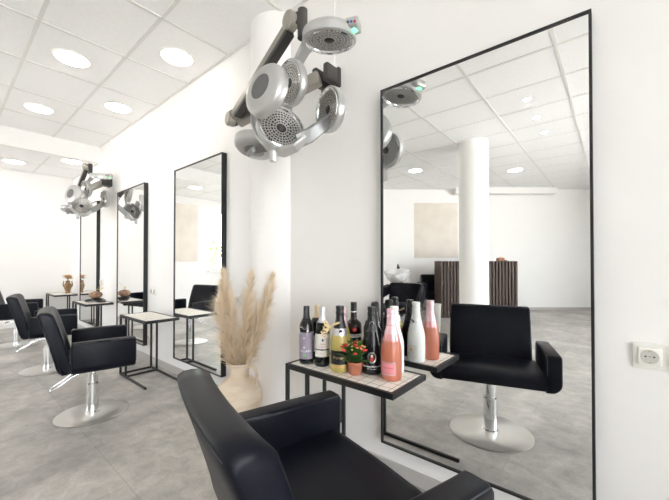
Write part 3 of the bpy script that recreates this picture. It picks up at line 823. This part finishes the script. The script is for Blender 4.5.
for k in range(30):
    an = k * 2.4; el = .35 + .95 * (k / 30); L = rnd.uniform(.078, .102)
    while L > .03:
        if all((V((-.838 + L * f * math.cos(an) * math.cos(el), -.267 + L * f * math.sin(an) * math.cos(el))) - b)  .length > .047 for b in near for f in (.5, .8, 1)): break
        L -= .006
    leaf(q, (.006 * math.cos(an), .006 * math.sin(an), .047 + .022 * k / 30), (math.cos(an) * math.cos(el), math.sin(an) * math.cos(el), math.sin(el)), L, L * .52, .12)
q.build('foliage', 'leaf', t)
st = MB(); qr = MB(); qb = MB()
for k in range(46):
    an = rnd.uniform(0, 2 * PI); rr = .060 * math.sqrt(rnd.random()); z = .108 + .028 * (1 - rr / .060) + rnd.uniform(-.012, .008)
    pnt = V((rr * math.cos(an), rr * math.sin(an), z))
    st.tube([(pnt.x * .3, pnt.y * .3, .055), pnt], .0011, 5)
    tgt, m = (qr, 1) if k % 3 == 0 else (qb, 0)
    tgt.ball(pnt, .0070 if m else .0058, 1, (1, 1, .8))
    if m:
        for j in range(4): tgt.ball(pnt + V((.005 * math.cos(j * PI / 2 + k), .005 * math.sin(j * PI / 2 + k), .001)), .0042, 1)
st.build('stem', 'leaf', t); qr.build('red_blossom', 'bloom_red', t); qb.build('bud_cluster', 'bud', t)

# ------------------------------------------------------------------ clay jug and pampas grass
M['clay'] = noisy('pale worn clay', (.62, .48, .34), (.80, .69, .55), 7, .75, bump=.35, bscale=30, stretch=(1, 1, 3), lo=.3, hi=.6)
VP = V((-1.665, -.272, 0))
vs = empty('clay_jug', VP, math.radians(35)); tag(vs, 'pale clay floor jug with one handle holding pampas grass', 'jug')
MB().lathe([(0, .003), (.082, 0), (.090, .006), (.108, .06), (.126, .13), (.134, .20), (.131, .25), (.115, .295), (.085, .325), (.061, .338), (.055, .35), (.053, .385), (.056, .405), (.064, .412), (.066, .419), (.062, .424), (.055, .421), (.049, .40), (.047, .35), (.07, .32), (.11, .28), (.12, .2), (.09, .05), (0, .03)], 64).build('body', 'clay', vs)
MB().band([(.052, 0, .398), (.075, 0, .404), (.094, 0, .392), (.103, 0, .360), (.104, 0, .325), (.108, 0, .292)], [.026, .026, .024, .023, .024, .03], .012, (0, 1, 0)).build('handle', 'clay', vs)
M['pampas'] = None
def pampas_mat():
    m, nt, b = new_mat('dry pampas plume')
    b.inputs['Base Color'].default_value = (.88, .79, .65, 1); b.inputs['Roughness'].default_value = .8
    tr = add(nt, 'ShaderNodeBsdfTranslucent'); tr.inputs['Color'].default_value = (.92, .82, .67, 1)
    mx = add(nt, 'ShaderNodeMixShader'); mx.inputs[0].default_value = .4
    nt.links.new(b.outputs[0], mx.inputs[1]); nt.links.new(tr.outputs[0], mx.inputs[2])
    nt.links.new(mx.outputs[0], nt.nodes['Material Output'].inputs['Surface'])
    return m
M['pampas'] = pampas_mat()
def plume(base, tip, bend, wid, n, label, seed, start=.12):
    rn = random.Random(seed)
    t = empty('pampas_plume', base); tag(t, label, 'pampas grass', 'pampas plumes in the jug')
    base, tip = V((0, 0, 0)), V(tip) - V(base)
    def P(s): return base.lerp(tip, s) + V(bend) * (s * (1 - s)) * 4
    MB().tube([P(i / 12) for i in range(13)], [.003 - .0018 * i / 12 for i in range(13)], 6).build('stem', 'straw', t)
    bm = bmesh.new()
    for k in range(n // 15):
        s = start + (1 - start) * rn.random() ** .9
        o = P(s); d = (P(min(1, s + .02)) - P(s - .02)).normalized()
        an = rn.uniform(0, 2 * PI)
        x = d.cross(V((.3, .2, 1))).normalized() if abs(d.z) < .98 else V((1, 0, 0)); y = d.cross(x)
        out = x * math.cos(an) + y * math.sin(an)
        env = math.sin(PI * min(1, (s - start) / (1 - start) * .72 + .26)) ** .8
        TL = rn.uniform(.06, .115) * (.5 + .5 * env); TS = wid * env * rn.uniform(.35, 1.05); droop = rn.uniform(.005, .05) * env
        for m in range(13):
            L = TL * rn.uniform(.6, 1.1); sp = TS * rn.uniform(.6, 1.1)
            o2 = o + d * rn.uniform(-.012, .012); jit = V((rn.uniform(-1, 1), rn.uniform(-1, 1), rn.uniform(-1, 1))) * .014
            w = rn.uniform(.0010, .0020); side = d.cross(out).normalized(); prev = None
            for q in (0, .3, .6, .85, 1.0):
                c = o2 + d * (L * q) + out * (sp * (1 - (1 - q) ** 1.5)) + V((0, 0, -droop * q * q * q)) + jit * (q * q)
                ww = w * (1 - .7 * q)
                cur = (bm.verts.new(c - side * ww), bm.verts.new(c + side * ww))
                if prev: bm.faces.new((prev[0], prev[1], cur[1], cur[0]))
                prev = cur
    q = MB(); q.merge(bm); q.build('plume', 'pampas', t, smooth=False)
bz = .33
def pl(dx, dy): return (VP.x + dx, VP.y + dy, bz)
# across-view axis (right in the photo) and depth axis at the jug
rx = V((.562, .827, 0)); dx_ = V((-.827, .562, 0))
def tipat(o, dep, z): p = VP + rx * o + dx_ * dep; return (p.x, p.y, z)
plume(pl(-.012, -.01), tipat(-.088, -.02, .925), rx * -.022, .115, 4600, 'broad pampas plume leaning left, in front of the second mirror', 1)
plume(pl(0, -.015), tipat(-.045, -.05, .80), rx * -.01, .085, 2400, 'shorter pampas plume low in the middle of the bunch', 2)
plume(pl(.005, .0), tipat(.066, .02, .925), rx * .0, .085, 3400, 'upright pampas plume in the middle of the bunch', 3)
plume(pl(.018, .0), tipat(.185, .0, .905), rx * .015, .080, 3200, 'slender pampas plume leaning right', 4)
plume(pl(.01, -.01), tipat(.105, -.04, .74), rx * .02, .075, 1600, 'short loose pampas plume drooping low on the right', 5)

# ------------------------------------------------------------------ ornaments on the far tables
M['bronze'] = noisy('brown bronze glaze', (.16, .085, .035), (.36, .22, .10), 30, .45, bump=.3)
M['petal'] = noisy('cream petal', (.56, .43, .29), (.66, .55, .41), 30, .6)
M['petal_orange'] = noisy('orange petal', (.75, .28, .06), (.82, .48, .15), 30, .6)
M['stone'] = noisy('brown speckled stone', (.20, .11, .065), (.40, .25, .16), 22, .6, bump=.3)
M['dish'] = mat('black glazed dish', (.018, .018, .02), .3)
FJ = V((-6.40, -.115, TZ - .0015))
t = empty('flower_jug', FJ, math.radians(40)); t.scale = (.66, .66, .85); tag(t, 'small brown two handled jug on the farthest table', 'jug')
MB().lathe([(0, .002), (.05, 0), (.056, .008), (.042, .03), (.06, .07), (.075, .12), (.072, .155), (.045, .185), (.036, .205), (.045, .225), (.038, .225), (.03, .2), (0, .19)], 36).build('body', 'bronze', t)
for sg in (-1, 1): MB().tube([(sg * .06, 0, .10), (sg * .105, 0, .13), (sg * .108, 0, .175), (sg * .09, 0, .205), (sg * .105, 0, .222)], [.012, .012, .011, .01, .006], 8).build('handle', 'bronze', t)
fl = empty('flower_bouquet', FJ + V((0, 0, .180))); fl.scale = (.8, .8, .85); tag(fl, 'cream and orange flowers standing in the small brown jug', 'flowers')
q = MB(); q2 = MB(); rn = random.Random(5)
for k in range(20):
    an = k * 2.4; el = .1 + .8 * rn.random()
    leaf(q, (0, 0, .05), (math.cos(an) * math.cos(el), math.sin(an) * math.cos(el), math.sin(el)), rn.uniform(.09, .13), .065, .2)
for k in range(16):
    an = k * 2.4; el = .3 + 1.0 * rn.random()
    leaf(q2, (.02 * math.cos(an), .02 * math.sin(an), .085), (math.cos(an) * math.cos(el), math.sin(an) * math.cos(el), math.sin(el)), rn.uniform(.045, .060), .04, .1)
q.build('cream_petals', 'petal', fl); q2.build('orange_petals', 'petal_orange', fl)
MB().tube([(0, 0, -.02), (0, 0, .06)], .008, 8).build('stem', 'leaf', fl)
ds = V((-4.74, -.185, TZ - .0015))
t = empty('black_dish', ds, math.radians(20)); tag(t, 'shallow black arched dish on the third table from the front', 'dish')
tb = bmesh.new(); rows = []
for i in range(17):
    x = -.155 + .31 * i / 16; z = .004 + .036 * max(0, math.cos(PI * x / .31)) ** 1.2 ; w = .07 * math.sqrt(max(.02, 1 - (x / .158) ** 2))
    rows.append([tb.verts.new((x, -w, z)), tb.verts.new((x, 0, z + .006)), tb.verts.new((x, w, z))] + [tb.verts.new((x, w, max(0, z - .012))), tb.verts.new((x, -w, max(0, z - .012)))])
for A, B in zip(rows, rows[1:]):
    for i in range(5): tb.faces.new((A[i], A[(i + 1) % 5], B[(i + 1) % 5], B[i]))
tb.faces.new(rows[0][::-1]); tb.faces.new(rows[-1]); bmesh.ops.recalc_face_normals(tb, faces=tb.faces)
q = MB(); q.merge(tb); q.build('dish_body', 'dish', t, ang=60)
t = empty('stone_vase', ds + V((.01, 0, .0475))); t.scale = (.72, .72, .75); tag(t, 'squat brown stone bud vase on the black dish', 'vase')
MB().lathe([(0, 0), (.05, .001), (.085, .02), (.098, .045), (.09, .075), (.06, .095), (.03, .10), (.025, .105), (.018, .10), (0, .09)], 40).build('body', 'stone', t)
t = empty('yellow_twig', ds + V((.01, 0, .128))); t.scale = (.75, .75, .6); tag(t, 'thin twig with tiny yellow flowers in the stone vase', 'twig')
q = MB().tube([(0, 0, 0), (.03, .01, .03), (.10, .02, .03), (.17, .04, .06)], .0025, 6).tube([(.02, 0, .02), (.03, .04, .08), (.03, .08, .14)], .002, 6); q.build('stem', 'straw', t)
M['yellow'] = mat('yellow petal', (.85, .62, .10), .5)
q = MB()
for p in ((.17, .04, .06), (.15, .03, .045), (.03, .08, .14), (.03, .06, .115), (.11, .02, .04), (.185, .045, .07)): q.ball(p, .011, 1)
q.build('blossom', 'yellow', t)

# ------------------------------------------------------------------ sockets and switches
def socket_face(parent, x):
    q = MB().box((x, -.0115, 0), (.054, .009, .054), bev=.004)
    ins = q.build('socket_insert', 'white_plastic', parent)
    m = Matrix.Translation((x, -.0162, 0)) @ Matrix.Rotation(PI / 2, 4, 'X')
    MB().lathe([(0, .0004), (.0185, .0004), (.0192, .0012), (.0205, .0012), (.0212, 0)], 36, m).build('well_shade_disc', 'well_shade', ins)  # flat disc on the front, recess shade put into its darker colour
    h = MB()
    for dx in (-.0095, .0095):
        h.lathe([(0, .0), (.0026, .0)], 14, Matrix.Translation((x + dx, -.0170, 0)) @ Matrix.Rotation(PI / 2, 4, 'X'))
    h.build('contact_hole', 'socket_hole', ins)
    h = MB().box((x, -.0172, .0175), (.006, .002, .003)).box((x, -.0172, -.0175), (.006, .002, .003)); h.build('earth_contact', 'brass', ins)
    MB().lathe([(0, 0.0), (.003, 0.0)], 14, Matrix.Translation((x, -.0170, 0)) @ Matrix.Rotation(PI / 2, 4, 'X')).build('screw', 'chrome', ins)
M['well_shade'] = mat('socket well shade', (.58, .57, .52), .4)
def socket(n, loc, label, rz=0, vertical=False, cat='socket'):
    t = empty('wall_socket', loc, rz); tag(t, label, cat, 'wall sockets')
    MB().box(((n - 1) * .0355, -.004, 0), (.078 + (n - 1) * .071, .008, .081), bev=.003).build('cover_frame', 'white_plastic', t)
    for k in range(n): socket_face(t, k * .071)
    return t
socket(2, (.081, 0, .716), 'white double wall socket right of the big mirror')
socket(2, (-3.57, 0, .715), 'white double wall socket above the empty side table between two mirrors')
socket(2, (-3.63, 0, .240), 'white double wall socket low on the wall behind the empty side table')
socket(1, (-2.075, 0, .735), 'white single wall socket half hidden behind the pampas grass')
socket(2, (-5.21, 0, .745), 'white wall socket above the dark dish between the two far mirrors')
p = vp((565 - 334.5) / 333 * 7.1, 7.095, .235)
socket(1, p, 'small white wall socket on the angled back wall seen in the big mirror', math.radians(140))

# ------------------------------------------------------------------ things at the back, seen in the mirrors
M['canvas'] = noisy('beige plaster panel', (.70, .635, .565), (.75, .69, .62), 5, .85, bump=.5, bscale=9)
def panel(loc, rz, label):
    t = MB().box((0, .022, 0), (.925, .04, 1.165), bev=.004).build('wall_panel', 'canvas'); t.location = loc; t.rotation_euler.z = rz
    tag(t, label, 'wall panel', 'beige textured wall panels'); return t
o_ = (435.8 - 334.5) / 333 * 7.06
panel(vp(o_, 7.085, 1.685), RB, 'large beige textured wall panel on the back wall left of the pillar, in the big mirror')
panel((XF + .001, -1.70, 1.61), -PI / 2, 'large beige textured wall panel on the far wall, shown in the second mirror')
# reception desk with slatted front
M['slat'] = noisy('dark wenge wood', (.040, .021, .014), (.095, .055, .038), 9, .55, stretch=(12, 12, .6))
M['desk_body'] = mat('black desk body', (.02, .017, .015), .5)
oL, oR = (440.3 - 334.5) / 333 * 6.05, (518 - 334.5) / 333 * 6.05
W = oR - oL
t = empty('reception_desk', vp((oL + oR) / 2, 6.05 + .18, 0), RB); tag(t, 'dark wooden slatted reception desk behind the round pillar in the big mirror', 'desk')
MB().box((0, -.01, .505), (W - .02, .32, 1.01)).build('body', 'desk_body', t, smooth=False)
q = MB(); n = 24; rn = random.Random(2)
for k in range(n): q.box((-W / 2 + W * (k + .5) / n, .163, .515), (W / n * .62, .03, 1.03), bev=.002, seg=1)
for sx in (-1, 1):
    for k in range(8): q.box((sx * (W / 2 - .002), -.16 + .32 * (k + .5) / 8, .515), (.022, .022, 1.03), bev=.002, seg=1)
q.build('slat_cladding', 'slat', t, smooth=False)
MB().box((0, -.012, 1.018), (W - .03, .315, .016)).build('counter_top', 'desk_body', t, smooth=False)
dz = 1.0262
M['paper'] = mat('white paper', (.8, .8, .8), .6); M['boxbrown'] = mat('brown card', (.30, .13, .07), .6)
def at_desk(px, d=.1): return vp((px - 334.5) / 333 * 6.15, 6.05 + d, dz)
t = empty('card_box', at_desk(501, .12), RB); tag(t, 'small brown box with orange lid on the reception desk', 'box')
MB().box((0, 0, .03), (.12, .07, .06), bev=.004).build('box_body', 'boxbrown', t); MB().box((.01, 0, .068), (.06, .05, .016), bev=.003).build('box_lid', 'petal_orange', t)
t = MB().box((0, 0, .014), (.05, .05, .028), bev=.003).build('card_holder', 'boxbrown'); t.location = at_desk(505.4, .12); t.rotation_euler.z = RB
tag(t, 'tiny brown card holder right of the brown box on the reception desk', 'card holder')
t = MB().box((0, 0, .014), (.13, .18, .028), bev=.002).build('paper_stack', 'paper'); t.location = at_desk(510.3, .15); t.rotation_euler.z = RB
tag(t, 'stack of white papers lying at the right end of the reception desk', 'papers')
# wash station
t = empty('wash_basin', vp((397 - 334.5) / 333 * 6.05, 6.05, .035), RB + .3); tag(t, 'white ceramic hair wash basin on a black pedestal in the big mirror', 'wash basin')
tb = bmesh.new(); NA, prof = 40, [(0, .60), (.10, .61), (.17, .66), (.205, .74), (.235, .79), (.24, .805), (.225, .808), (.205, .79), (.17, .73), (.10, .69), (0, .685)]
rings = []
for r, z in prof:
    if r == 0: rings.append([tb.verts.new((0, 0, z))]); continue
    ring = []
    for i in range(NA):
        a = 2 * PI * i / NA
        dip = max(0, math.cos(a - PI / 2)) ** 3 * .05 if r > .19 else 0        # neck notch at the front
        lift = max(0, math.cos(a + PI / 2)) ** 2 * .065 if r > .19 else 0
        ring.append(tb.verts.new((r * 1.0 * math.cos(a), r * 1.12 * math.sin(a), z - dip + lift)))
    rings.append(ring)
for A, B in zip(rings, rings[1:]):
    for i in range(NA):
        j = (i + 1) % NA
        if len(A) == 1: tb.faces.new((A[0], B[j], B[i]))
        elif len(B) == 1: tb.faces.new((A[i], A[j], B[0]))
        else: tb.faces.new((A[i], A[j], B[j], B[i]))
bmesh.ops.recalc_face_normals(tb, faces=tb.faces)
q = MB(); q.merge(tb); q.build('basin', 'ceramic', t, ang=60)
MB().box((0, -.03, .30), (.22, .24, .60), bev=.02).build('pedestal', 'desk_body', t)
q = MB().tube([(0, -.19, .86), (0, -.19, .92), (0, -.13, .93), (0, -.09, .90)], .012, 10); q.box((0, -.2, .875), (.05, .04, .05), bev=.006); q.build('tap', 'darkplastic', t)
def soft_chair(name, loc, rz, label, w, backz, seatz, armz, depth, curved):
    t = empty(name, loc, rz); tag(t, label, 'armchair')
    MB().box((0, .02, seatz - .06), (w * .72, depth * .9, .13), bev=.03).build('seat', 'leather', t)
    MB().box((0, -depth * .46, (backz + seatz) / 2 - .06), (w * .72, .10, backz - seatz + .16), Euler((.16, 0, 0)), bev=.03).build('backrest', 'leather', t)
    for sg in (-1, 1):
        if curved:
            q = MB().band([(sg * w * .40, -depth * .48, .55), (sg * w * .45, -depth * .15, .52), (sg * w * .46, depth * .22, .42), (sg * w * .45, depth * .46, .30), (sg * w * .42, depth * .50, .22)], [.18, .20, .18, .14, .1], .08, (0, .45, .85))
        else:
            q = MB().box((sg * w * .42, 0, armz - .14), (w * .15, depth, .28), bev=.025)
        q.build('armrest', 'leather', t)
    for sx in (-1, 1):
        for sy in (-1, 1): MB().tube([(sx * w * .34, sy * depth * .36, seatz - .11), (sx * w * .34, sy * depth * .36, 0)], .012, 10).build('leg', 'chrome', t)
    return t
soft_chair('wash_chair', vp((400 - 334.5) / 333 * 5.25, 5.24, 0), RB + math.radians(26), 'black padded wash chair with sloping arms in front of the white basin', .72, .645, .36, .50, .62, True)
soft_chair('armchair', vp((436 - 334.5) / 333 * 6.7, 6.70, 0), RB, 'boxy black waiting armchair partly behind the reception desk in the big mirror', .68, .74, .40, .60, .48, False)
t = empty('waste_bin', vp((436.3 - 334.5) / 333 * 4.82, 4.82, 0)); tag(t, 'slim white waste bin beside the black wash chair in the big mirror', 'bin')
MB().lathe([(0, .002), (.045, 0), (.048, .004), (.064, .39), (.067, .40), (.062, .40), (.058, .37), (.045, .02), (0, .02)], 32).build('bucket', 'white_plastic', t)
MB().lathe([(.066, .398), (.069, .402), (.066, .407), (.062, .402)], 32).build('rim', 'white_plastic', t)
# shrub outside the far window
t = empty('garden_shrub', (XF - 1.6, -3.0, 0)); tag(t, 'green leafy shrub outside the far window, mirrored in the second mirror', 'shrub')
M['shrubleaf'] = noisy('bright leaf', (.10, .28, .04), (.25, .45, .10), 12, .5)
q = MB(); rn = random.Random(9)
bm = bmesh.new()
for k in range(1500):
    a, b_, r = rn.uniform(0, 2 * PI), rn.uniform(-1, 1), rn.random() ** .4
    c = V((.6 * r * math.cos(a) * math.sqrt(1 - b_ * b_), .75 * r * math.sin(a) * math.sqrt(1 - b_ * b_), 1.35 + .95 * r * b_))
    u = V((rn.uniform(-1, 1), rn.uniform(-1, 1), rn.uniform(-1, 1))).normalized() * .07; w = u.cross(V((rn.uniform(-1, 1), rn.uniform(-1, 1), 1))).normalized() * .03
    bm.faces.new([bm.verts.new(c - u), bm.verts.new(c + w), bm.verts.new(c + u), bm.verts.new(c - w)])
q.merge(bm); q.build('foliage', 'shrubleaf', t, smooth=False)
q = MB()
for k in range(6): q.tube([(0, 0, -.1), (.1 * math.cos(k), .12 * math.sin(k), .7), (.3 * math.cos(k), .4 * math.sin(k), 1.5)], [.03, .02, .008], 6)
q.build('branches', 'bronze', t)
# pavement outside
M['paving'] = noisy('pale paving', (.5, .49, .47), (.58, .57, .55), 3, .8)
struct(MB().box((XR + 6.2, -5, -.16), (12, 24, .1)).build('trim_pavement', 'paving', smooth=False))
struct(MB().box((XF - 4.2, -5, -.16), (8, 18, .1)).build('trim_garden', 'paving', smooth=False))
struct(MB().box((XF + .9, -9.4, -.16), (2.1, 10.4, .1)).build('trim_courtyard', 'paving', smooth=False))

# ------------------------------------------------------------------ light
w = bpy.data.worlds.new('World'); scene.world = w; w.use_nodes = True
bg = w.node_tree.nodes['Background']; bg.inputs['Color'].default_value = (.92, .96, 1.0, 1); bg.inputs['Strength'].default_value = 5.2
def portal(name, loc, rot, sx, sy):
    l = bpy.data.lights.new(name, 'AREA'); l.shape = 'RECTANGLE'; l.size = sx * S; l.size_y = sy * S; l.cycles.is_portal = True
    o = bpy.data.objects.new(name, l); COL.objects.link(o); o.location = loc; o.rotation_euler = rot
for y0, y1 in wins:
    portal('window_portal', (XR + .12, (y0 + y1) / 2, (SZ0 + SZ1) / 2), (0, PI / 2, 0), SZ1 - SZ0, y1 - y0)
sun = bpy.data.lights.new('sun', 'SUN'); sun.energy = 30; sun.angle = .01; sun.color = (1, .96, .9)
so = bpy.data.objects.new('sun', sun); COL.objects.link(so); so.location = (-3, 2, 8)
so.rotation_euler = V((.30, -.18, -.94)).to_track_quat('-Z', 'Y').to_euler()
portal('window_portal', (XF - .13, (WY0 + WY1) / 2, (WZ0 + WZ1) / 2), (0, -PI / 2, 0), WZ1 - WZ0, WY1 - WY0)

portal('window_portal', ((BWX0 + BWX1) / 2, -4.18, (BWZ0 + BWZ1) / 2), (PI / 2, 0, 0), BWX1 - BWX0, BWZ1 - BWZ0)

# ------------------------------------------------------------------ scale to metres
for o in [o for o in scene.objects if o.parent is None]:
    o.location = o.location * S
    if o.type != 'LIGHT': o.scale = o.scale * S

# ------------------------------------------------------------------ camera
cam = bpy.data.cameras.new('camera'); co = bpy.data.objects.new('camera', cam); COL.objects.link(co)
co.location = CAM * S; co.rotation_euler = (PI / 2 + .011585, 0, .69786)
cam.sensor_width = 36; cam.lens = 333.07 / 669 * 36; cam.shift_y = 8.845 / 669
cam.clip_start = .02; cam.clip_end = 100
scene.camera = co
vs_ = scene.view_settings
vs_.view_transform = 'Standard'; vs_.look = 'None'; vs_.gamma = 1; vs_.use_curve_mapping = False; vs_.exposure = .97
cy = scene.cycles
cy.max_bounces = 12; cy.diffuse_bounces = 7; cy.glossy_bounces = 8; cy.transparent_max_bounces = 12
cy.use_denoising = True; cy.sample_clamp_indirect = 8; cy.caustics_reflective = True; cy.caustics_refractive = False
